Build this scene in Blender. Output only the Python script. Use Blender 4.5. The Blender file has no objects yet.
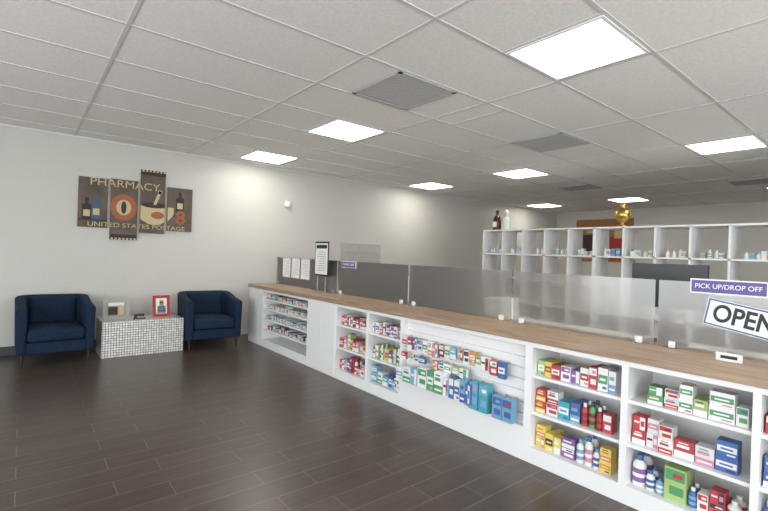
import bpy, bmesh, math, random
from mathutils import Matrix, Vector
random.seed(7)
scene = bpy.context.scene
scene.view_settings.view_transform = 'Standard'
scene.view_settings.look = 'None'
scene.view_settings.exposure = 0.1

# ------------------------------------------------------------------ materials
def mat(name, col, rough=0.5, metal=0.0, spec=0.5, emis=None, estr=0.0):
    m = bpy.data.materials.new(name); m.use_nodes = True
    b = m.node_tree.nodes['Principled BSDF']
    b.inputs['Base Color'].default_value = (*col, 1)
    b.inputs['Roughness'].default_value = rough
    b.inputs['Metallic'].default_value = metal
    b.inputs['Specular IOR Level'].default_value = spec
    if emis:
        b.inputs['Emission Color'].default_value = (*emis, 1)
        b.inputs['Emission Strength'].default_value = estr
    return m
def nd(m, t, **kw):
    n = m.node_tree.nodes.new(t)
    for k, v in kw.items(): setattr(n, k, v)
    return n
def lk(m, a, b): m.node_tree.links.new(a, b)

def noise_var(m, scale, c1, c2, bump=0.0, detail=4, bscale=None, lo=.35, hi=.65):
    b = m.node_tree.nodes['Principled BSDF']
    tc = nd(m, 'ShaderNodeTexCoord'); n = nd(m, 'ShaderNodeTexNoise')
    n.inputs['Scale'].default_value = scale; n.inputs['Detail'].default_value = detail
    r = nd(m, 'ShaderNodeValToRGB')
    r.color_ramp.elements[0].color = (*c1, 1); r.color_ramp.elements[1].color = (*c2, 1)
    r.color_ramp.elements[0].position = lo; r.color_ramp.elements[1].position = hi
    lk(m, tc.outputs['Object'], n.inputs['Vector']); lk(m, n.outputs['Fac'], r.inputs['Fac'])
    lk(m, r.outputs['Color'], b.inputs['Base Color'])
    if bump:
        n2 = nd(m, 'ShaderNodeTexNoise'); n2.inputs['Scale'].default_value = bscale or scale*3
        lk(m, tc.outputs['Object'], n2.inputs['Vector'])
        bp = nd(m, 'ShaderNodeBump'); bp.inputs['Strength'].default_value = bump; bp.inputs['Distance'].default_value = .004
        lk(m, n2.outputs['Fac'], bp.inputs['Height']); lk(m, bp.outputs['Normal'], b.inputs['Normal'])
    return m

def brick_mat(name, c1, c2, mortar, bw, rh, ms, offset=.5, rough=.5, bump=.3, grain=None, freq=2, spec=.5):
    m = mat(name, c1, rough, spec=spec); b = m.node_tree.nodes['Principled BSDF']
    tc = nd(m, 'ShaderNodeTexCoord'); br = nd(m, 'ShaderNodeTexBrick')
    br.offset = offset; br.offset_frequency = freq
    br.inputs['Scale'].default_value = 1
    br.inputs['Color1'].default_value = (*c1, 1); br.inputs['Color2'].default_value = (*c2, 1)
    br.inputs['Mortar'].default_value = (*mortar, 1)
    br.inputs['Mortar Size'].default_value = ms; br.inputs['Brick Width'].default_value = bw
    br.inputs['Row Height'].default_value = rh; br.inputs['Mortar Smooth'].default_value = .1
    lk(m, tc.outputs['UV'], br.inputs['Vector'])
    out = br.outputs['Color']
    if grain:
        mp = nd(m, 'ShaderNodeMapping'); mp.inputs['Scale'].default_value = grain
        n = nd(m, 'ShaderNodeTexNoise'); n.inputs['Scale'].default_value = 1; n.inputs['Detail'].default_value = 6
        lk(m, tc.outputs['UV'], mp.inputs['Vector']); lk(m, mp.outputs['Vector'], n.inputs['Vector'])
        r = nd(m, 'ShaderNodeValToRGB')
        r.color_ramp.elements[0].color = (.78, .78, .78, 1); r.color_ramp.elements[1].color = (1.2, 1.17, 1.13, 1)
        r.color_ramp.elements[0].position = .3; r.color_ramp.elements[1].position = .7
        lk(m, n.outputs['Fac'], r.inputs['Fac'])
        mx = nd(m, 'ShaderNodeMix', data_type='RGBA', blend_type='MULTIPLY'); mx.inputs['Factor'].default_value = 1
        lk(m, out, mx.inputs[6]); lk(m, r.outputs['Color'], mx.inputs[7]); out = mx.outputs[2]
    lk(m, out, b.inputs['Base Color'])
    bp = nd(m, 'ShaderNodeBump'); bp.inputs['Strength'].default_value = bump; bp.inputs['Distance'].default_value = .003
    bp.invert = True
    lk(m, br.outputs['Fac'], bp.inputs['Height']); lk(m, bp.outputs['Normal'], b.inputs['Normal'])
    return m

M_wall = brick_mat('painted_block', (.570, .56, .520), (.575, .565, .525), (.555, .545, .505), .41, .205, .004, rough=.5, bump=.08)
M_floor = brick_mat('plank_tile', (.056, .041, .034), (.070, .053, .044), (.15, .13, .11), .66, .165, .0026, offset=.37, rough=.30, bump=.3, grain=(3, 30, 1), freq=2)
M_ceil = noise_var(mat('ceiling_tile', (.8, .8, .78), .9), 60, (.83, .81, .77), (.91, .89, .85), .25, bscale=150)
M_tbar = mat('tbar_white', (.66, .65, .62), .5)
M_white = mat('white_laminate', (.86, .86, .85), .35)
M_whited = mat('white_shelf', (.78, .78, .77), .45)
M_base = mat('baseboard_dark', (.05, .05, .05), .5)
M_panel = mat('led_panel', (1, 1, 1), .5, emis=(1, .96, .88), estr=13)
M_vent = mat('vent_grey', (.52, .52, .51), .6)
M_ventd = mat('vent_dark', (.34, .34, .34), .8)
M_black = mat('black_plastic', (.012, .012, .014), .35)
M_dark = mat('dark_leg', (.02, .015, .012), .4)
M_alu = mat('aluminium', (.6, .6, .6), .35, 1)
M_gold = mat('gold', (.55, .36, .10), .3, 1)
M_fabric = noise_var(mat('blue_fabric', (.01, .03, .09), .85, spec=.3), 40, (.0045, .015, .038), (.007, .023, .056), .5, bscale=500)
M_paper = mat('paper_white', (.82, .82, .80), .6)
M_purple = mat('sign_purple', (.10, .07, .28), .4)
M_navy = mat('sign_navy', (.03, .09, .22), .4)
M_ink = mat('ink_black', (.015, .018, .02), .5)
M_signw = mat('sign_white', (.85, .85, .85), .4)
M_cream = mat('cream_paint', (.55, .45, .25), .6)
M_olive = noise_var(mat('poster_olive', (.1, .08, .05), .6), 6, (.085, .064, .045), (.13, .10, .07))
M_brownd = mat('poster_dark', (.03, .02, .015), .6)
M_orange = mat('poster_orange', (.35, .11, .04), .6)
M_bord = mat('board_amber', (.34, .15, .045), .6)
M_red = mat('poster_red', (.38, .02, .02), .5)
M_pblue = mat('poster_blue', (.05, .10, .18), .6)
M_amber = mat('amber_glass', (.05, .012, .008), .15)
M_clearb = mat('clear_bottle', (.55, .6, .55), .1)
M_plast = mat('white_plastic', (.8, .8, .78), .35)

# wood counter
M_wood = mat('oak_top', (.36, .22, .12), .4)
def wood():
    m = M_wood; b = m.node_tree.nodes['Principled BSDF']
    tc = nd(m, 'ShaderNodeTexCoord'); mp = nd(m, 'ShaderNodeMapping'); mp.inputs['Scale'].default_value = (22, 1.3, 22)
    n = nd(m, 'ShaderNodeTexNoise'); n.inputs['Scale'].default_value = 2; n.inputs['Detail'].default_value = 6
    r = nd(m, 'ShaderNodeValToRGB'); r.color_ramp.elements[0].color = (.25, .16, .10, 1); r.color_ramp.elements[1].color = (.44, .32, .22, 1)
    r.color_ramp.elements[0].position = .3; r.color_ramp.elements[1].position = .7
    lk(m, tc.outputs['Object'], mp.inputs['Vector']); lk(m, mp.outputs['Vector'], n.inputs['Vector'])
    lk(m, n.outputs['Fac'], r.inputs['Fac']); lk(m, r.outputs['Color'], b.inputs['Base Color'])
wood()

# mosaic
M_mosaic = brick_mat('mosaic_tile', (.86, .85, .81), (.62, .61, .57), (.10, .10, .095), .028, .028, .0026, offset=0, rough=.25, bump=.3)

# frosted panel
def frosted(name, tint, fac, rough):
    m = bpy.data.materials.new(name); m.use_nodes = True
    nt = m.node_tree; nt.nodes.clear()
    o = nd(m, 'ShaderNodeOutputMaterial')
    rf = nd(m, 'ShaderNodeBsdfRefraction'); rf.inputs['Color'].default_value = (*tint, 1); rf.inputs['IOR'].default_value = 1.03; rf.inputs['Roughness'].default_value = rough
    df = nd(m, 'ShaderNodeBsdfDiffuse'); df.inputs['Color'].default_value = (.36, .345, .32, 1)
    mx = nd(m, 'ShaderNodeMixShader'); mx.inputs['Fac'].default_value = fac
    lk(m, rf.outputs[0], mx.inputs[1]); lk(m, df.outputs[0], mx.inputs[2])
    gl = nd(m, 'ShaderNodeBsdfGlossy'); gl.inputs['Roughness'].default_value = .16; gl.inputs['Color'].default_value = (.9, .9, .9, 1)
    fr = nd(m, 'ShaderNodeFresnel'); fr.inputs['IOR'].default_value = 1.65
    m2 = nd(m, 'ShaderNodeMixShader')
    lk(m, fr.outputs[0], m2.inputs['Fac']); lk(m, mx.outputs[0], m2.inputs[1]); lk(m, gl.outputs[0], m2.inputs[2])
    lk(m, m2.outputs[0], o.inputs['Surface'])
    return m
M_frost = frosted('frosted_acrylic', (.93, .92, .90), .24, .34)
def clear(name, t):
    m = bpy.data.materials.new(name); m.use_nodes = True
    nt = m.node_tree; nt.nodes.clear()
    o = nd(m, 'ShaderNodeOutputMaterial'); tr = nd(m, 'ShaderNodeBsdfTransparent'); tr.inputs['Color'].default_value = (t, t, t, 1)
    gl = nd(m, 'ShaderNodeBsdfGlossy'); gl.inputs['Roughness'].default_value = .03
    mx = nd(m, 'ShaderNodeMixShader'); mx.inputs['Fac'].default_value = .08
    lk(m, tr.outputs[0], mx.inputs[1]); lk(m, gl.outputs[0], mx.inputs[2]); lk(m, mx.outputs[0], o.inputs['Surface'])
    return m
M_clear = clear('clear_acrylic', .90)

# vertex colour stock material
M_stock = mat('product_print', (1, 1, 1), .4)
_a = nd(M_stock, 'ShaderNodeVertexColor'); _a.layer_name = 'Col'
lk(M_stock, _a.outputs['Color'], M_stock.node_tree.nodes['Principled BSDF'].inputs['Base Color'])

# ------------------------------------------------------------------ mesh builder
class MB:
    def __init__(s): s.v = []; s.f = []; s.m = []; s.c = []; s.sm = []
    def add(s, vs, fs, m=0, c=(1, 1, 1), smooth=False):
        o = len(s.v); s.v += [tuple(p) for p in vs]
        for f in fs: s.f.append([o+i for i in f]); s.m.append(m); s.c.append(c); s.sm.append(smooth)
    def box(s, x0, y0, z0, x1, y1, z1, m=0, c=(1, 1, 1), M=None):
        vs = [Vector(p) for p in [(x0,y0,z0),(x1,y0,z0),(x1,y1,z0),(x0,y1,z0),(x0,y0,z1),(x1,y0,z1),(x1,y1,z1),(x0,y1,z1)]]
        if M: vs = [M @ p for p in vs]
        s.add(vs, [(0,3,2,1),(4,5,6,7),(0,1,5,4),(1,2,6,5),(2,3,7,6),(3,0,4,7)], m, c)
    def lathe(s, cx, cy, z0, prof, m=0, c=(1, 1, 1), seg=14, sy=1.0):
        vs = []; n = len(prof)
        for r, z in prof:
            for k in range(seg):
                a = 2*math.pi*k/seg; vs.append((cx+r*math.cos(a), cy+sy*r*math.sin(a), z0+z))
        fs = []
        for i in range(n-1):
            for k in range(seg):
                k2 = (k+1) % seg; fs.append((i*seg+k, i*seg+k2, (i+1)*seg+k2, (i+1)*seg+k))
        s.add(vs, fs, m, c, True)
        s.add(vs[:seg][::-1], [tuple(range(seg))], m, c); s.add(vs[-seg:], [tuple(range(seg))], m, c)
    def build(s, name, mats, parent=None, bevel=0, bseg=2, loc=(0, 0, 0), rotz=0):
        me = bpy.data.meshes.new(name); me.from_pydata(s.v, [], s.f)
        if not isinstance(mats, (list, tuple)): mats = [mats]
        for mm in mats: me.materials.append(mm)
        me.update()
        uvs = []; cols = []
        for i, p in enumerate(me.polygons):
            p.material_index = s.m[i]; p.use_smooth = s.sm[i]
            n = p.normal; ax = max(range(3), key=lambda k: abs(n[k]))
            for li in p.loop_indices:
                co = me.vertices[me.loops[li].vertex_index].co
                uvs += [co.x, co.y] if ax == 2 else ([co.x, co.z] if ax == 1 else [co.y, co.z])
                cols += [*s.c[i], 1.0]
        me.uv_layers.new(name='UVMap'); me.uv_layers['UVMap'].data.foreach_set('uv', uvs)
        me.color_attributes.new('Col', 'FLOAT_COLOR', 'CORNER'); me.color_attributes['Col'].data.foreach_set('color', cols)
        ob = bpy.data.objects.new(name, me); scene.collection.objects.link(ob)
        ob.location = loc; ob.rotation_euler = (0, 0, rotz)
        if parent: ob.parent = parent
        if bevel:
            md = ob.modifiers.new('bevel', 'BEVEL'); md.width = bevel; md.segments = bseg; md.limit_method = 'ANGLE'; md.angle_limit = math.radians(40)
        return ob
def empty(name, loc=(0, 0, 0), rotz=0):
    e = bpy.data.objects.new(name, None); scene.collection.objects.link(e); e.location = loc; e.rotation_euler = (0, 0, rotz); e.empty_display_size = .1
    return e
def onebox(name, a, b, m, **kw):
    q = MB(); q.box(*a, *b); return q.build(name, m, **kw)

def text(name, s, loc, size, facing, m, parent=None, roll=0, sx=1.0, ext=.0006, bold=0.0):
    cu = bpy.data.curves.new(name, 'FONT'); cu.body = s; cu.size = size; cu.align_x = 'CENTER'; cu.align_y = 'CENTER'; cu.extrude = ext; cu.offset = bold
    cu.materials.append(m)
    ob = bpy.data.objects.new(name, cu); scene.collection.objects.link(ob)
    if facing == '-X': R = Matrix(((0, 0, -1), (-1, 0, 0), (0, 1, 0))).to_4x4()
    else: R = Matrix(((1, 0, 0), (0, 0, -1), (0, 1, 0))).to_4x4()
    ob.matrix_world = Matrix.Translation(loc) @ R @ Matrix.Rotation(roll, 4, 'Z') @ Matrix.Diagonal((sx, 1, 1, 1))
    if parent:
        mw = ob.matrix_world.copy(); ob.parent = parent; ob.matrix_parent_inverse = Matrix.Identity(4)
        ob.matrix_local = parent_world(parent).inverted() @ mw
    return ob
def parent_world(p):
    return Matrix.Translation(p.location) @ p.rotation_euler.to_matrix().to_4x4()

# ------------------------------------------------------------------ room
XL, XR, YF, YB, ZC = -3.2, 11.6, -2.8, 6.63, 2.622
onebox('floor', (XL-.2, YF-.2, -.1), (XR+.2, YB+.2, 0), M_floor)
ceil = onebox('ceiling', (XL-.2, YF-.2, ZC), (XR+.2, YB+.2, ZC+.1), M_ceil)
onebox('wall_back', (XL-.2, YB, 0), (XR+.2, YB+.2, ZC), M_wall)
onebox('wall_right', (XR, YF-.2, 0), (XR+.2, YB, ZC), M_wall)
onebox('baseboard_back', (XL, YB-.012, 0), (2.545, YB, .10), M_base)
# left wall with windows
q = MB()
q.box(XL-.2, YF, 0, XL, YB, .25); q.box(XL-.2, YF, 2.35, XL, YB, ZC); q.box(XL-.2, 4.6, .25, XL, YB, 2.35); q.box(XL-.2, YF, .25, XL, -2.3, 2.35)
q.build('wall_left', M_wall)
q = MB()
for y in (-2.3, -.6, 1.1, 2.8, 4.55): q.box(XL-.12, y, .25, XL-.06, y+.05, 2.35)
q.box(XL-.12, -2.3, .25, XL-.06, 4.6, .30); q.box(XL-.12, -2.3, 2.30, XL-.06, 4.6, 2.35)
q.build('window_1', M_alu)
q = MB()
q.box(XL-.2, YF-.2, 0, XR+.2, YF, .25); q.box(XL-.2, YF-.2, 2.35, XR+.2, YF, ZC); q.box(XL-.2, YF-.2, .25, -2.6, YF, 2.35); q.box(5.0, YF-.2, .25, XR+.2, YF, 2.35)
q.build('wall_front', M_wall)
q = MB()
for x in (-2.6, -.7, 1.2, 3.1, 4.95): q.box(x, YF-.12, .25, x+.05, YF-.06, 2.35)
q.box(-2.6, YF-.12, .25, 5, YF-.06, .30); q.box(-2.6, YF-.12, 2.30, 5, YF-.06, 2.35)
q.build('window_2', M_alu)

# ceiling grid
T = .646; GX = .455; GY = 1.12
q = MB(); hw = .012
k = -5
while GX+2*T*k < XR:
    x = GX+2*T*k; k += 1
    if x > XL: q.box(x-hw, YF, ZC-.004, x+hw, YB, ZC)
k = -6
while GY+T*k < YB:
    y = GY+T*k; k += 1
    if y > YF: q.box(XL, y-hw, ZC-.0045, XR, y+hw, ZC-.0001)
lights = []
for lx in (2*1.3415, 5.94, 9.82):
    for ly in (-1.14, 1.443, 4.027, 5.965):  # first row is an unseen extra, added to light the room
        lights.append((lx, ly))
for lx, ly in lights:   # short tees beside the fixtures
    for sx in (-T/2, T/2): q.box(lx+sx-hw, ly-T/2, ZC-.004, lx+sx+hw, ly+T/2, ZC)
q.box(2.66+T-hw, 2.41, ZC-.004, 2.66+T+hw, 3.056, ZC)
q.box(XL, YB-.02, ZC-.02, XR, YB, ZC); q.box(XR-.02, YF, ZC-.02, XR, YB, ZC)
q.build('ceiling_grid', M_tbar, parent=ceil)

for lx, ly in lights:
    q = MB(); a = T/2-.012; i = a-.022
    for bx in ((lx-a, ly-a, lx+a, ly-i), (lx-a, ly+i, lx+a, ly+a), (lx-a, ly-i, lx-i, ly+i), (lx+i, ly-i, lx+a, ly+i)):
        q.box(bx[0], bx[1], ZC-.010, bx[2], bx[3], ZC, 0)
    q.box(lx-i, ly-i, ZC-.008, lx+i, ly+i, ZC-.001, 1)
    q.build('ceiling_light_panel', [M_white, M_panel])

def vent(cx, cy, s):
    q = MB(); a = s/2
    q.box(cx-a, cy-a, ZC-.010, cx+a, cy+a, ZC-.001, 1)
    q.box(cx-a, cy-a, ZC-.014, cx+a, cy-a+.03, ZC-.010, 0); q.box(cx-a, cy+a-.03, ZC-.014, cx+a, cy+a, ZC-.010, 0)
    q.box(cx-a, cy-a, ZC-.014, cx-a+.03, cy+a, ZC-.010, 0); q.box(cx+a-.03, cy-a, ZC-.014, cx+a, cy+a, ZC-.010, 0)
    n = 16
    for k in range(n):
        y = cy-a+.04+k*(s-.08)/n
        q.box(cx-a+.03, y, ZC-.013, cx+a-.03, y+.018, ZC-.010, 0)
    q.build('ceiling_vent', [M_vent, M_ventd])
vent(2.36, 2.72, .60); vent(4.57, 2.73, .60); vent(7.72, 4.0, .55); vent(8.7, 1.75, .55)

# ------------------------------------------------------------------ counter
CF = 2.545; CT = .815; CE = 6.166; CN = -1.2; CBK = 2.90
q = MB()
posts = [(-.66, -.62), (-.09, -.05), (.455, .485), (1.01, 1.045), (1.59, 1.64), (2.83, 2.87), (3.32, 3.36), (3.87, 4.48), (5.70, CE)]
q.box(CF+.0, CN, 0, CBK, CE, .10)             # plinth
q.box(CBK-.02, CN, .10, CBK, CE, CT-.045)      # back panel
q.box(CF, CN, CT-.075, CF+.02, CE, CT-.045)    # top rail
for a, b in posts: q.box(CF, a, .10, CBK-.02, b, CT-.075)
q.box(CF, CN, .10, CBK-.02, CN+.03, CT-.075)
shelves = [.325, .560]
def shelfrun(y0, y1, zs):
    for z in zs: q.box(CF+.015, y0, z-.018, CBK-.02, y1, z)
bays = [(-1.17, -.66), (-.62, -.09), (-.05, .455), (.485, 1.01), (1.045, 1.59), (2.87, 3.32), (3.36, 3.87)]
for a, b in bays: shelfrun(a, b, shelves)
shelfrun(4.48, 5.70, [.24, .38, .52, .65])
# face panel joints on the blank section + kick under slatwall
q.box(CF-.004, 3.90, .02, CF, 4.17, CT-.08); q.box(CF-.004, 4.18, .02, CF, 4.45, CT-.08)
q.box(CF, 1.64, .10, CF+.10, 2.83, .215)
# slatwall: stack of slats
z = .215
while z < CT-.12:
    q.box(CF+.05, 1.64, z, CF+.075, 2.83, z+.062); q.box(CF+.07, 1.64, z+.062, CF+.08, 2.83, z+.075); z += .075
counter = empty('pharmacy_counter')
q.build('cabinet', M_white, parent=counter)
onebox('wood_top', (CF-.02, CN, CT-.045), (3.06, CE+.01, CT), M_wood, parent=counter, bevel=.003)

# glass screens
GXp = 2.93
for a, b in ((4.49, 6.12), (3.22, 4.47), (2.03, 3.20), (1.03, 2.01), (-.1, 1.01), (-1.15, -.12)):
    s = empty('frosted_counter_screen')
    onebox('acrylic', (GXp, a, CT+.004), (GXp+.006, b, 1.205), M_frost, parent=s)
    w = MB()
    for y in (a+.06, b-.10):
        w.box(GXp-.02, y, CT, GXp-.0, y+.035, CT+.04); w.box(GXp+.006, y, CT, GXp+.025, y+.035, CT+.04); w.box(GXp-.02, y, CT, GXp+.025, y+.035, CT+.004)
    w.build('clips', M_alu if a > 3.3 or a < .9 else M_plast, parent=s)
s = empty('clear_divider_screen')
onebox('acrylic', (2.97, 4.475, CT), (3.58, 4.481, 1.42), M_clear, parent=s)

# work desk behind counter
q = MB(); q.box(3.062, CN, .72, 3.66, 6.0, .755); 
for y in (CN, .5, 2.0, 3.5, 5.0, 5.97): q.box(3.08, y, 0, 3.64, y+.03, .72)
q.build('work_desk', M_whited)
def monitor(x, y, w, h, zc):
    q = MB(); q.box(x, y-w/2, zc-h/2, x+.03, y+w/2, zc+h/2); q.box(x-.03, y-.03, .77, x, y+.03, zc); q.box(x-.1, y-.11, .7552, x+.1, y+.11, .772)
    q.build('computer_monitor', M_black, bevel=.003)
monitor(3.42, 1.13, .46, .30, 1.15); monitor(3.42, 3.0, .46, .30, 1.03); monitor(3.42, -.1, .46, .3, 1.1)
onebox('printer', (3.2, 3.6, .7552), (3.6, 4.05, 1.05), M_plast, bevel=.02)
onebox('receipt_printer', (3.2, 2.3, .7552), (3.45, 2.5, .95), M_plast, bevel=.01)

# ------------------------------------------------------------------ products
C = dict(w=(.80,.80,.78), r=(.50,.055,.06), dr=(.25,.03,.04), g=(.10,.33,.14), lg=(.38,.52,.20), b=(.06,.14,.38), lb=(.20,.40,.58), t=(.06,.36,.46),
         y=(.74,.57,.13), o=(.68,.28,.10), p=(.24,.12,.33), pk=(.62,.27,.37), k=(.05,.05,.06), n=(.02,.035,.12), tan=(.55,.46,.34))
def jit(c): 
    f = random.uniform(.85, 1.1); return tuple(min(.85, v*f+random.uniform(0, .03)) for v in c)
def pbox(q, xf, y, z, w, d, h, c, l, style):
    c = jit(C[c]); l = C[l]; y1 = y+w; third = C[random.choice(('w','w','y','b','r','lb','g','pk','k'))]
    q.box(xf, y, z, xf+d, y1, z+h, 0, c); e = .0008
    F = lambda a, b, cc, dd, col, n=1: q.box(xf-n*e, y+w*a, z+h*cc, xf, y+w*b, z+h*dd, 0, col)
    if style == 0: F(.04, .96, .32, .70, l); F(.2, .8, .45, .56, c, 2); F(.1, .5, .1, .2, third, 2)
    elif style == 1: F(0, 1, 0, .38, l); F(.25, .88, .58, .74, l, 2); F(.1, .9, .12, .22, C['w'], 2); F(.3, .8, .82, .88, third, 2)
    elif style == 2: F(.05, .45, .05, .95, l); F(.5, .92, .5, .64, C['w'] if max(c) < .7 else C['k'], 2); F(.12, .38, .3, .7, third, 2)
    else: F(.05, .95, .62, .95, l); F(.1, .75, .2, .45, l, 2); F(.15, .6, .72, .84, third, 3)
def pbottle(q, xf, y, z, r, h, c, l, cap):
    cx = xf+r; cy = y+r; c = C[c]
    q.lathe(cx, cy, z, [(r*.93, 0), (r, h*.03), (r, h*.66), (r*.85, h*.75), (r*.42, h*.83), (r*.42, h*.85)], 0, c, 12)
    q.lathe(cx, cy, z+h*.14, [(r*1.015, 0), (r*1.015, h*.44)], 0, C[l], 12)
    q.lathe(cx, cy, z+h*.30, [(r*1.03, 0), (r*1.03, h*.12)], 0, c if C[l] != c else C['w'], 12)
    q.lathe(cx, cy, z+h*.83, [(r*.5, 0), (r*.5, h*.15), (r*.45, h*.17)], 0, C[cap], 12)
def row(q, y0, y1, z, hmax, items, xf=CF+.04, gap=.004):
    """items listed viewer left -> right (high Y to low Y); dense colourful stock"""
    y = y1-.008
    i = 0
    while True:
        it = items[i % len(items)]; i += 1
        kind, w, hf, c, l = it[:5]
        w *= random.uniform(.90, 1.02); h = hmax*hf*random.uniform(.95, 1.05)
        if kind == 'B':
            if y-w < y0+.004: break
            off = random.uniform(0, .02)
            pbox(q, xf+off, y-w, z+.0005, w, .07, h, c, l, it[5] if len(it) > 5 else random.randrange(4))
            if random.random() < .7: pbox(q, xf+off+.078, y-w+.004, z+.0005, w-.008, .07, h*.98, c, l, 0)
            if h < hmax*.45: pbox(q, xf+off+.003, y-w+.002, z+h+.001, w-.004, .07, h, c, l, random.randrange(4))
        elif kind == 'O':
            if y-2*w < y0+.004: break
            pbottle(q, xf+.01, y-2*w, z+.0005, w, h, c, l, it[5]); pbottle(q, xf+.03+2*w, y-2*w, z+.0005, w, h, c, l, it[5]); w = 2*w
        elif kind == 'S': pass
        y -= w+gap
        if y < y0+.02: break
def bay(y0, y1, rows, name):
    q = MB()
    for (z, hm), it in zip(((.56, .155), (.325, .17), (.10, .17)), rows): row(q, y0, y1, z, hm, it)
    q.build(name, M_stock)
# bay D
bay(1.045, 1.59, [
 [('B',.05,.62,'lg','w'),('B',.045,.6,'y','r'),('B',.06,.55,'r','w'),('B',.06,.6,'w','p'),('B',.055,.5,'p','w'),('B',.05,.68,'w','r'),('B',.05,.8,'r','w',3),('B',.06,.85,'w','g',0),('B',.04,.8,'w','lb'),('B',.05,.6,'dr','w')],
 [('B',.07,.45,'r','y'),('B',.075,.42,'w','r'),('B',.07,.62,'t','w'),('B',.06,.68,'b','lb'),('O',.020,.8,'r','dr','w'),('O',.022,.9,'g','dr','k'),('O',.02,.8,'dr','r','w'),('B',.05,.6,'r','w')],
 [('B',.07,.42,'y','o'),('B',.055,.62,'y','k',0),('B',.05,.60,'y','w',1),('B',.09,.35,'p','w'),('O',.024,.8,'w','lb','lb'),('O',.024,.95,'w','pk','b'),('O',.022,.7,'w','b','t')]], 'medicine_stock')
# bay E
bay(.485, 1.01, [
 [('S',.07,0,'w','w'),('B',.075,.30,'g','w',1),('B',.07,.30,'w','r'),('B',.06,.45,'w','g'),('B',.06,.5,'lg','w'),('B',.10,.45,'w','g',0),('B',.05,.55,'w','g')],
 [('B',.07,.42,'r','w'),('B',.06,.45,'w','pk'),('B',.07,.4,'w','r',1),('B',.09,.5,'r','w',1),('B',.08,.5,'w','pk'),('B',.09,.42,'b','w',0),('B',.06,.4,'lb','w')],
 [('O',.034,.98,'w','p','b'),('O',.022,.6,'w','b','b'),('O',.022,.5,'lb','w','b'),('B',.095,1.0,'lg','g',3),('O',.02,.55,'b','lb','w'),('B',.045,.5,'w','r'),('B',.07,.35,'r','k'),('O',.03,.6,'w','r','w')]], 'medicine_stock')
gen = [[('B',.06,.5,'r','w'),('B',.07,.45,'w','b'),('B',.06,.6,'lb','w'),('O',.022,.8,'w','r','b'),('B',.05,.7,'g','w')],
       [('B',.08,.4,'b','w'),('B',.06,.55,'y','r'),('O',.024,.8,'w','g','w'),('B',.07,.5,'w','p')],
       [('O',.024,.9,'b','w','w'),('B',.08,.6,'t','w'),('B',.06,.5,'pk','w'),('B',.07,.6,'w','r')]]
bay(-.05, .455, gen, 'medicine_stock'); bay(-.62, -.09, gen, 'medicine_stock')
# bay C and B
bay(2.87, 3.32, [
 [('B',.04,.6,'w','r'),('B',.05,.65,'w','b'),('B',.04,.5,'r','w'),('B',.05,.7,'w','o'),('B',.04,.6,'b','w'),('O',.016,.7,'w','r','r')],
 [('B',.05,.6,'p','w'),('B',.05,.75,'lg','w'),('O',.018,.8,'w','b','w'),('B',.05,.6,'w','g'),('B',.04,.7,'y','r')],
 [('B',.08,.45,'lb','w'),('B',.07,.6,'w','g'),('B',.08,.5,'lb','w'),('B',.06,.6,'b','w')]], 'toiletry_stock')
bay(3.36, 3.87, [
 [('B',.05,.6,'r','w'),('B',.05,.65,'w','r'),('B',.06,.5,'r','w'),('B',.05,.6,'w','k'),('B',.05,.6,'dr','w')],
 [('B',.06,.5,'r','w'),('B',.05,.6,'pk','w'),('B',.06,.45,'lg','w'),('B',.05,.6,'r','y')],
 [('B',.07,.5,'r','w'),('B',.06,.6,'w','r'),('B',.05,.7,'b','w'),('B',.07,.45,'r','k'),('O',.02,.8,'w','r','r')]], 'medicine_stock')
# bay A : small lines of cosmetics
q = MB()
fa = [[('B',.07,.55,'w','r'),('B',.08,.5,'r','w'),('B',.07,.6,'w','g'),('B',.06,.5,'k','w'),('B',.1,.55,'w','g')],
      [('B',.09,.5,'w','g'),('B',.07,.6,'tan','w'),('B',.08,.45,'w','k'),('B',.07,.6,'tan','w')],
      [('B',.08,.5,'lb','w'),('B',.07,.6,'w','k'),('B',.09,.5,'w','g'),('B',.07,.5,'w','b')],
      [('B',.08,.5,'w','k'),('B',.09,.45,'dr','w'),('B',.07,.6,'w','lb'),('B',.08,.5,'k','w')]]
for z, it in zip((.65, .52, .38, .24), fa): row(q, 4.5, 5.68, z, .085, it, gap=.012)
q.build('cosmetic_stock', M_stock)

# slatwall goods: hanging packs + shelf goods
pegs = MB()
def hang(q, y, z, w, h, d, c, l, st=0):
    pegs.box(CF-.008, y-.003, z+h-.012, CF+.05, y+.003, z+h-.006, 0)
    pbox(q, CF-.010-d, y-w/2, z, w, d, h, c, l, st)
q = MB()
cyc = [('w','r'),('r','w'),('b','w'),('w','b'),('w','g'),('w','o'),('pk','w'),('dr','w'),('w','g'),('lb','w'),('tan','r'),('w','k'),('o','w'),('lg','w')]
k = 0
y = 2.77
while y > 1.74:      # upper pegs
    c, l = cyc[k % len(cyc)]; w = random.uniform(.045, .065); h = random.uniform(.07, .11)
    top = .615 if y > 2.0 else .60
    hang(q, y, top-h+random.uniform(0, .01), w, h, .03, c, l, k % 4); y -= w+.008; k += 1
y = 2.78
while y > 2.02:      # second peg row
    c, l = cyc[(k*5) % len(cyc)]; w = random.uniform(.05, .07); h = random.uniform(.05, .07)
    if random.random() < .75: hang(q, y, .485-h, w, h, .025, c, l, k % 4)
    y -= w+.014; k += 1
y = 2.80; z0 = .265
low = [('w','lb',.08,.10),('w','g',.09,.12),('lb','w',.07,.13),('w','g',.10,.15),('g','w',.07,.15),('w','g',.09,.16),('w','lb',.05,.13),('b','w',.045,.15),('w','b',.05,.14),('lb','b',.045,.16),('b','w',.04,.14),('w','b',.05,.12)]
for c, l, w, h in low:
    if y-w < 2.0: break
    pbox(q, CF-.095, y-w, z0+.001, w, .08, h, c, l, k % 4); k += 1; y -= w+.006
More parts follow.
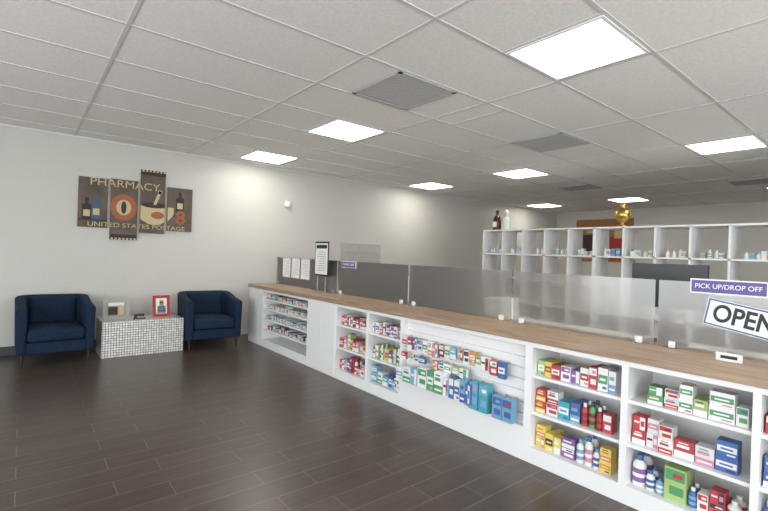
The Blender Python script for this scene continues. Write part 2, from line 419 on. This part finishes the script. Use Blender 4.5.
for yy, c, l in ((2.00, 't', 'lb'), (1.915, 't', 'lb'), (1.80, 'lb', 'b'), (1.72, 'lb', 'b')):
    hang(q, yy, z0-.03 if c == 't' else z0-.035, .075, .19 if c == 't' else .15, .06, c, l, 3)
q.build('health_product_stock', M_stock)
pegs.build('pegs', M_alu, parent=counter)
onebox('display_ledge', (CF-.105, 2.06, z0-.012), (CF+.05, 2.81, z0), M_whited, parent=counter)

# ------------------------------------------------------------------ cubby shelving
SX = 5.6; sy = [4.42-.347*i for i in range(15)]
q = MB(); t = .011
for i, y in enumerate(sy):
    tt = .02 if i in (0, 5, 14) else t
    q.box(SX, y-tt, 0, SX+.36, y+tt, 1.725)
for z in (.02, .325, .675, 1.025, 1.375, 1.735):
    q.box(SX, sy[-1]-.02, z-.02, SX+.36, sy[0]+.02, z)
q.build('cubby_shelving', M_white)
q = MB()
for i in range(14):
    for z in (1.376, 1.026, .676):
        n = random.choice((2, 3, 4, 5)) if z > 1.3 else random.choice((1, 2, 3))
        for k in range(n):
            y = sy[i+1]+.03+random.random()*.03+k*.055
            if y+.05 > sy[i]-.02: break
            if random.random() < .65: pbottle(q, SX+.05, y, z, .02, random.uniform(.06, .10), 'w', random.choice(('w','lb','w','w')), random.choice(('w','w','b')))
            else: pbox(q, SX+.05, y, z, .045, .06, random.uniform(.05, .10), random.choice(('w','w','tan','w','w','lb')), random.choice(('b','g','w','r')), 0)
q.build('pharmacy_bottle_stock', M_stock)
# top ornaments
zt = 1.7355
q = MB(); q.lathe(SX+.16, 4.30, zt, [(.055,0),(.062,.01),(.062,.17),(.05,.21),(.022,.235),(.02,.285),(.028,.287),(.028,.31)], 0, seg=20); q.box(SX+.095, 4.265, zt+.05, SX+.099, 4.335, zt+.13, 1)
q.build('apothecary_bottle', [M_amber, M_paper])
q = MB(); q.lathe(SX+.16, 4.13, zt, [(.05,0),(.058,.01),(.058,.15),(.045,.19),(.02,.21),(.02,.24),(.035,.26),(.03,.29),(.01,.31)], 0, seg=20)
q.build('glass_decanter', M_clearb)
q = MB()
q.lathe(SX+.16, 2.42, zt, [(.05,0),(.05,.015),(.016,.03),(.014,.055),(.04,.075),(.075,.11),(.088,.155),(.075,.20),(.045,.23),(.024,.25),(.036,.26),(.026,.29),(.008,.315)], 0, seg=24)
for sgn in (-1, 1):
    for k in range(10):
        a = -math.pi/2+math.pi*k/9; yy = 2.42+sgn*(.075+.025*math.cos(a)); zz = zt+.165+.04*math.sin(a)
        q.box(SX+.154, yy-.006, zz-.007, SX+.166, yy+.006, zz+.007)
q.build('gold_urn', M_gold)

# poster on the right wall
p = empty('wall_poster')
q = MB(); x = XR-.02
q.box(x, 4.6, 1.3, XR, 6.05, 2.4, 0); q.box(x-.002, 5.35, 1.45, x, 5.85, 2.0, 1); q.box(x-.002, 4.75, 1.35, x, 5.15, 1.95, 2)
q.box(x-.003, 4.85, 1.9, x, 5.05, 2.1, 3); q.box(x-.002, 5.5, 2.05, x, 5.75, 2.2, 3)
q.build('board', [M_bord, M_brownd, M_red, M_cream], parent=p)
q = MB(); q.lathe(XR-.04, 1.55, 1.75, [(.02, 0), (.02, .87)], 0); q.lathe(XR-.04, 1.75, 1.75, [(.02, 0), (.02, .87)], 0); q.box(XR-.08, 1.45, 1.4, XR, 1.85, 1.75)
q.build('electrical_conduit', M_whited)

# ------------------------------------------------------------------ signs
s = empty('pickup_sign')
q = MB(); q.box(2.921, .51, 1.145, 2.929, .85, 1.225, 1); q.box(2.919, .517, 1.152, 2.921, .843, 1.218, 0); q.build('plate', [M_purple, M_signw], parent=s)
text('lettering', 'PICK UP/DROP OFF', (2.9185, .68, 1.185), .036, '-X', M_signw, s, sx=.95)
s = empty('pickup_sign')
q = MB(); q.box(2.921, 4.09, 1.13, 2.929, 4.38, 1.205, 1); q.box(2.919, 4.097, 1.137, 2.921, 4.373, 1.198, 0); q.build('plate', [M_purple, M_signw], parent=s)
text('lettering', 'PATIENT CARE', (2.9185, 4.235, 1.167), .036, '-X', M_signw, s, sx=.95)
# open sign : rotated in its plane
s = empty('open_sign')
Mo = Matrix.Translation((2.915, .605, 1.025)) @ Matrix.Rotation(math.radians(10), 4, 'X')
q = MB(); L = .168; H = .074
q.box(-.004, -L, -H, .004, L, H, 0, M=Mo)
q.box(-.005, -L+.004, -H+.004, -.004, L-.004, H-.004, 1, M=Mo); q.box(-.006, -L+.012, -H+.012, -.005, L-.012, H-.012, 0, M=Mo)
q.build('plate', [M_signw, M_navy], parent=s)
text('lettering', 'OPEN', tuple(Mo @ Vector((-.0068, 0, -.002))), .128, '-X', M_ink, s, roll=-math.radians(10), sx=.80, bold=.003)
# papers on the screen
q = MB()
for a in (5.68, 5.41, 5.14): q.box(2.926, a, .93, 2.929, a+.23, 1.20, 0)
for a in (5.68, 5.41, 5.14):
    for k in range(7): q.box(2.9255, a+.03, 1.15-k*.028, 2.926, a+.18+random.uniform(-.05, .02), 1.155-k*.028, 1)
q.build('paper_notice', [M_paper, mat('print_grey', (.45, .45, .45), .6)])
q = MB(); x = 2.84
q.box(x, 4.55, 1.01, x+.01, 4.86, 1.43, 1); q.box(x-.002, 4.565, 1.03, x, 4.845, 1.41, 0); q.box(x-.003, 4.58, 1.345, x-.002, 4.825, 1.39, 1)
for k in range(9): q.box(x-.003, 4.60, 1.30-k*.028, x-.002, 4.80-random.random()*.06, 1.306-k*.028, 2)
q.box(x, 4.60, CT, x+.01, 4.62, 1.01, 3); q.box(x, 4.78, CT, x+.01, 4.80, 1.01, 3); q.box(x-.05, 4.58, CT, x+.05, 4.82, CT+.008, 3)
q.build('notice_board', [M_paper, M_ink, mat('print_dark', (.25, .25, .25), .6), M_alu])
# small card & reader on counter
q = MB(); q.box(2.80, .58, CT, 2.806, .69, CT+.04, 0); q.box(2.79, .60, CT, 2.83, .67, CT+.006, 0); q.box(2.798, .60, CT+.012, 2.80, .67, CT+.028, 1)
q.build('business_card_stand', [M_paper, M_ink])
q = MB(); q.box(2.70, .36, CT, 2.84, .44, CT+.03); q.box(2.72, .37, CT+.03, 2.82, .43, CT+.045); q.build('card_reader', M_black, bevel=.006)

# ------------------------------------------------------------------ wall fixtures
q = MB(); q.box(3.27, YB-.05, 2.02, 3.36, YB, 2.11, 0); q.lathe(3.315, YB-.055, 2.01, [(.02, 0), (.035, .02), (.035, .05), (.02, .07)], 0)
q.build('motion_sensor', M_plast, bevel=.008)

# poster art, four staggered panels
art = empty('pharmacy_wall_art')
q = MB(); y = YB-.03
P = [(.511, .822, 1.515, 2.135), (.853, 1.16, 1.372, 2.15), (1.190, 1.489, 1.475, 2.315), (1.521, 1.842, 1.52, 2.12)]
for x0, x1, z0, z1 in P: q.box(x0, y, z0, x1, YB-.001, z1, 0)
e = .002
# stamp perforated ends
for (x0, x1, z0, z1), top in ((P[1], False), (P[2], True)):
    zz = (z1-.07) if top else z0
    q.box(x0, y-e, zz, x1, y, zz+.07, 1)
    for k in range(7):
        xx = x0+.012+k*.043; q.box(xx, y-2*e, zz+(.045 if top else .0), xx+.024, y-e, zz+(.07 if top else .025), 2)
q.build('panels', [M_olive, M_brownd, M_cream], parent=art)
def disc(name, cx, cz, rx, rz, m, dy, x0=-9, x1=9, half=False):
    n = 40; pts = []
    for k in range(n):
        a = 2*math.pi*k/n; xx = cx+rx*math.cos(a); zz = cz+rz*math.sin(a)
        if half: zz = min(zz, cz)
        pts.append((min(max(xx, x0), x1), y-dy, zz))
    q = MB(); q.add(pts, [tuple(range(n))[::-1]]); q.build(name, m, parent=art)
# orange jar (panel 1-2), mortar bowl (panels 2-4)
disc('jar', 1.0, 1.79, .15, .17, M_orange, .003, .856, 1.157)
disc('jar_face', 1.0, 1.79, .085, .10, M_cream, .004, .852, 1.163)
disc('jar_mark', 1.0, 1.79, .03, .08, M_brownd, .005)
disc('bowl_a', 1.36, 1.84, .26, .24, M_cream, .003, 1.193, 1.486, True)
disc('bowl_b', 1.36, 1.84, .26, .24, M_cream, .003, 1.524, 1.60, True)
disc('bowl_rim', 1.36, 1.85, .16, .035, M_brownd, .005, 1.193, 1.486)
disc('bowl_foot', 1.36, 1.62, .10, .03, M_cream, .004, 1.184, 1.486)
disc('bowl_shade', 1.40, 1.72, .08, .05, M_orange, .005, 1.184, 1.486)
q = MB()
Mp = Matrix.Translation((1.36, y-.006, 1.86)) @ Matrix.Rotation(math.radians(20), 4, 'Y')
q.box(-.018, 0, 0, .018, .002, .20, 0, M=Mp); q.box(-.028, 0, .16, .028, .002, .21, 0, M=Mp)
# bottles on panel 1 and panel 4
for bx, bz, m in ((.70, 1.62, 1), (.60, 1.60, 2), (1.68, 1.78, 2)):
    q.box(bx-.05, y-.004, bz, bx+.05, y, bz+.2, m); q.box(bx-.02, y-.004, bz+.2, bx+.02, y, bz+.28, m); q.box(bx-.035, y-.006, bz+.05, bx+.035, y-.004, bz+.13, 0)
q.box(.515, y-.003, 1.60, .82, y, 1.615, 2)
q.build('still_life', [M_cream, M_pblue, M_brownd], parent=art)
text('title', 'PHARMACY', (1.02, y-.008, 2.085), .135, '+Y', M_cream, art, sx=1.12)
text('caption', 'UNITED STATES POSTAGE', (1.18, y-.008, 1.555), .078, '+Y', M_cream, art, sx=1.25)
text('value', '8', (1.69, y-.009, 1.70), .26, '+Y', M_orange, art, bold=.006)

# security camera, top left
q = MB(); q.box(-.43, YB-.10, 2.36, -.37, YB, 2.42); q.lathe(-.40, YB-.14, 2.34, [(.02, 0), (.05, .03), (.05, .08), (.03, .10)], 0)
q.build('security_camera', M_plast)

# ------------------------------------------------------------------ chairs
def chair(x0, y0, w=.69, d=.70, rot=0):
    e = empty('tub_armchair', (x0+w/2, y0+d/2, 0), rot)
    def arc(cx, cy, r, a0, a1, n): return [(cx+r*math.cos(a0+(a1-a0)*i/n), cy+r*math.sin(a0+(a1-a0)*i/n)) for i in range(n+1)]
    hw, hd = w/2, d/2; N = 8
    R = .15; outer = [(-hw, -hd), (-hw, -hd+.25)]+arc(-hw+R, hd-R, R, math.pi, math.pi/2, N)+arc(hw-R, hd-R, R, math.pi/2, 0, N)+[(hw, -hd+.25), (hw, -hd)]
    ta, tb, r = .092, .12, .10
    inner = [(-hw+ta, -hd), (-hw+ta, -hd+.25)]+arc(-hw+ta+r, hd-tb-r, r, math.pi, math.pi/2, N)+arc(hw-ta-r, hd-tb-r, r, math.pi/2, 0, N)+[(hw-ta, -hd+.25), (hw-ta, -hd)]
    def ztop(yy):
        u = min(max((yy+hd)/d, 0), 1); u = u*u*(3-2*u); return .615+.085*u
    n = len(outer); vs = []; z0 = .135
    for (ox, oy), (ix, iy) in zip(outer, inner):
        sc = .97
        vs += [(ox*sc, oy*sc if oy > 0 else oy, z0), (ox, oy, ztop(oy)), (ix, iy, ztop(oy)), (ix, iy, z0)]
    fs = []
    for i in range(n-1):
        a, b = 4*i, 4*(i+1)
        for k in range(4): fs.append((a+k, b+k, b+(k+1) % 4, a+(k+1) % 4))
    fs.append((3, 2, 1, 0)); l = 4*(n-1); fs.append((l, l+1, l+2, l+3))
    q = MB(); q.add(vs, fs, smooth=True)
    ob = q.build('shell', M_fabric, parent=e, bevel=.028, bseg=4)
    bm = bmesh.new(); bm.from_mesh(ob.data); bmesh.ops.recalc_face_normals(bm, faces=bm.faces); bm.to_mesh(ob.data); bm.free()
    q = MB(); q.box(-hw+ta-.01, -hd+.015, .135, hw-ta+.01, hd-tb+.01, .255); q.build('base', M_fabric, parent=e, bevel=.012)
    q = MB(); q.box(-hw+ta+.002, -hd-.01, .258, hw-ta-.002, hd-tb-.03, .395); o = q.build('seat_cushion', M_fabric, parent=e, bevel=.04, bseg=5)
    for p in o.data.polygons: p.use_smooth = True
    q = MB(); q.box(-hw+ta+.03, hd-tb-.10, .39, hw-ta-.03, hd-tb+.02, .70, M=Matrix.Rotation(math.radians(-4), 4, 'X')); o = q.build('back_cushion', M_fabric, parent=e, bevel=.045, bseg=5)
    for p in o.data.polygons: p.use_smooth = True
    q = MB()
    for sx in (-1, 1):
        for sy_ in (-1, 1):
            cx, cy = sx*(hw-.055), sy_*(hd-.06)
            q.lathe(cx, cy, 0, [(.011, 0), (.018, .137)], 0, seg=10)
    q.build('legs', M_dark, parent=e)
    return e
chair(-.05, 5.83, rot=math.radians(2)); chair(1.62, 5.80, w=.70, rot=math.radians(-3))

# mosaic table
onebox('mosaic_coffee_table', (.72, 5.92, 0), (1.60, 6.42, .412), M_mosaic, bevel=.003)
tz = .4125
# silver picture frame leaning
def frame(name, x, yy, w, h, b, mf, lean, mats_in):
    e = empty(name, (x, yy, tz)); R = Matrix.Rotation(math.radians(-lean), 4, 'X')
    q = MB()
    q.box(-w/2, 0, 0, w/2, .012, b, 0, M=R); q.box(-w/2, 0, h-b, w/2, .012, h, 0, M=R)
    q.box(-w/2, 0, b, -w/2+b, .012, h-b, 0, M=R); q.box(w/2-b, 0, b, w/2, .012, h-b, 0, M=R)
    q.box(-w/2+b, .004, b, w/2-b, .010, h-b, 1, M=R)
    for (a, c, dd, ee, mi) in mats_in: q.box(a*w, .002, c*h, dd*w, .004, ee*h, mi, M=R)
    q.box(-.02, .012, .0, .02, .014, h*.7, 0, M=Matrix.Translation((0, .06, 0)) @ Matrix.Rotation(math.radians(lean+4), 4, 'X'))
    q.build('frame', [mf, mat('photo_print', (.30, .27, .23), .4), M_brownd, M_paper, M_navy, M_cream], parent=e)
M_silver = mat('silver_frame', (.34, .33, .30), .4)
frame('picture_frame', .895, 6.17, .28, .24, .035, M_silver, 10, [(-.3, .2, .05, .6, 2), (.08, .2, .28, .7, 5), (-.3, .65, .3, .82, 3)])
frame('red_poster_frame', 1.39, 6.15, .20, .27, .034, M_red, 10, [(-.32, .14, .32, .86, 3), (-.24, .18, .25, .5, 4), (-.12, .5, .15, .78, 5), (-.3, .14, .3, .24, 2)])
q = MB(); q.box(1.06, 6.06, tz, 1.19, 6.10, tz+.012); q.box(1.07, 6.07, tz+.012, 1.10, 6.10, tz+.055); q.box(1.10, 6.075, tz+.03, 1.18, 6.09, tz+.06)
q.build('card_holder', M_black, bevel=.003)

# ------------------------------------------------------------------ world & lights
w = bpy.data.worlds.new('World'); scene.world = w; w.use_nodes = True
bg = w.node_tree.nodes['Background']; bg.inputs['Color'].default_value = (.92, .96, 1, 1); bg.inputs['Strength'].default_value = 5.4
def portal(loc, rot, sx, sy_):
    l = bpy.data.lights.new('window_portal', 'AREA'); l.shape = 'RECTANGLE'; l.size = sx; l.size_y = sy_; l.cycles.is_portal = True
    o = bpy.data.objects.new('window_portal', l); scene.collection.objects.link(o); o.location = loc; o.rotation_euler = rot
portal((XL-.1, 1.15, 1.3), (0, -math.pi/2, 0), 2.1, 6.9)
portal((1.2, YF-.1, 1.3), (math.pi/2, 0, 0), 7.6, 2.1)

# ------------------------------------------------------------------ camera
cam = bpy.data.cameras.new('camera'); co = bpy.data.objects.new('camera', cam); scene.collection.objects.link(co)
cam.sensor_width = 36; cam.sensor_fit = 'HORIZONTAL'; cam.lens = 20.82; cam.clip_start = .05
F = Vector((.6309, .7758, -.0026)); U = Vector((-.0249, .0236, .9994))
F.normalize(); R = F.cross(U).normalized(); U = R.cross(F)
co.matrix_world = Matrix(((R.x, U.x, -F.x, 0), (R.y, U.y, -F.y, 0), (R.z, U.z, -F.z, 1.3), (0, 0, 0, 1)))
scene.camera = co
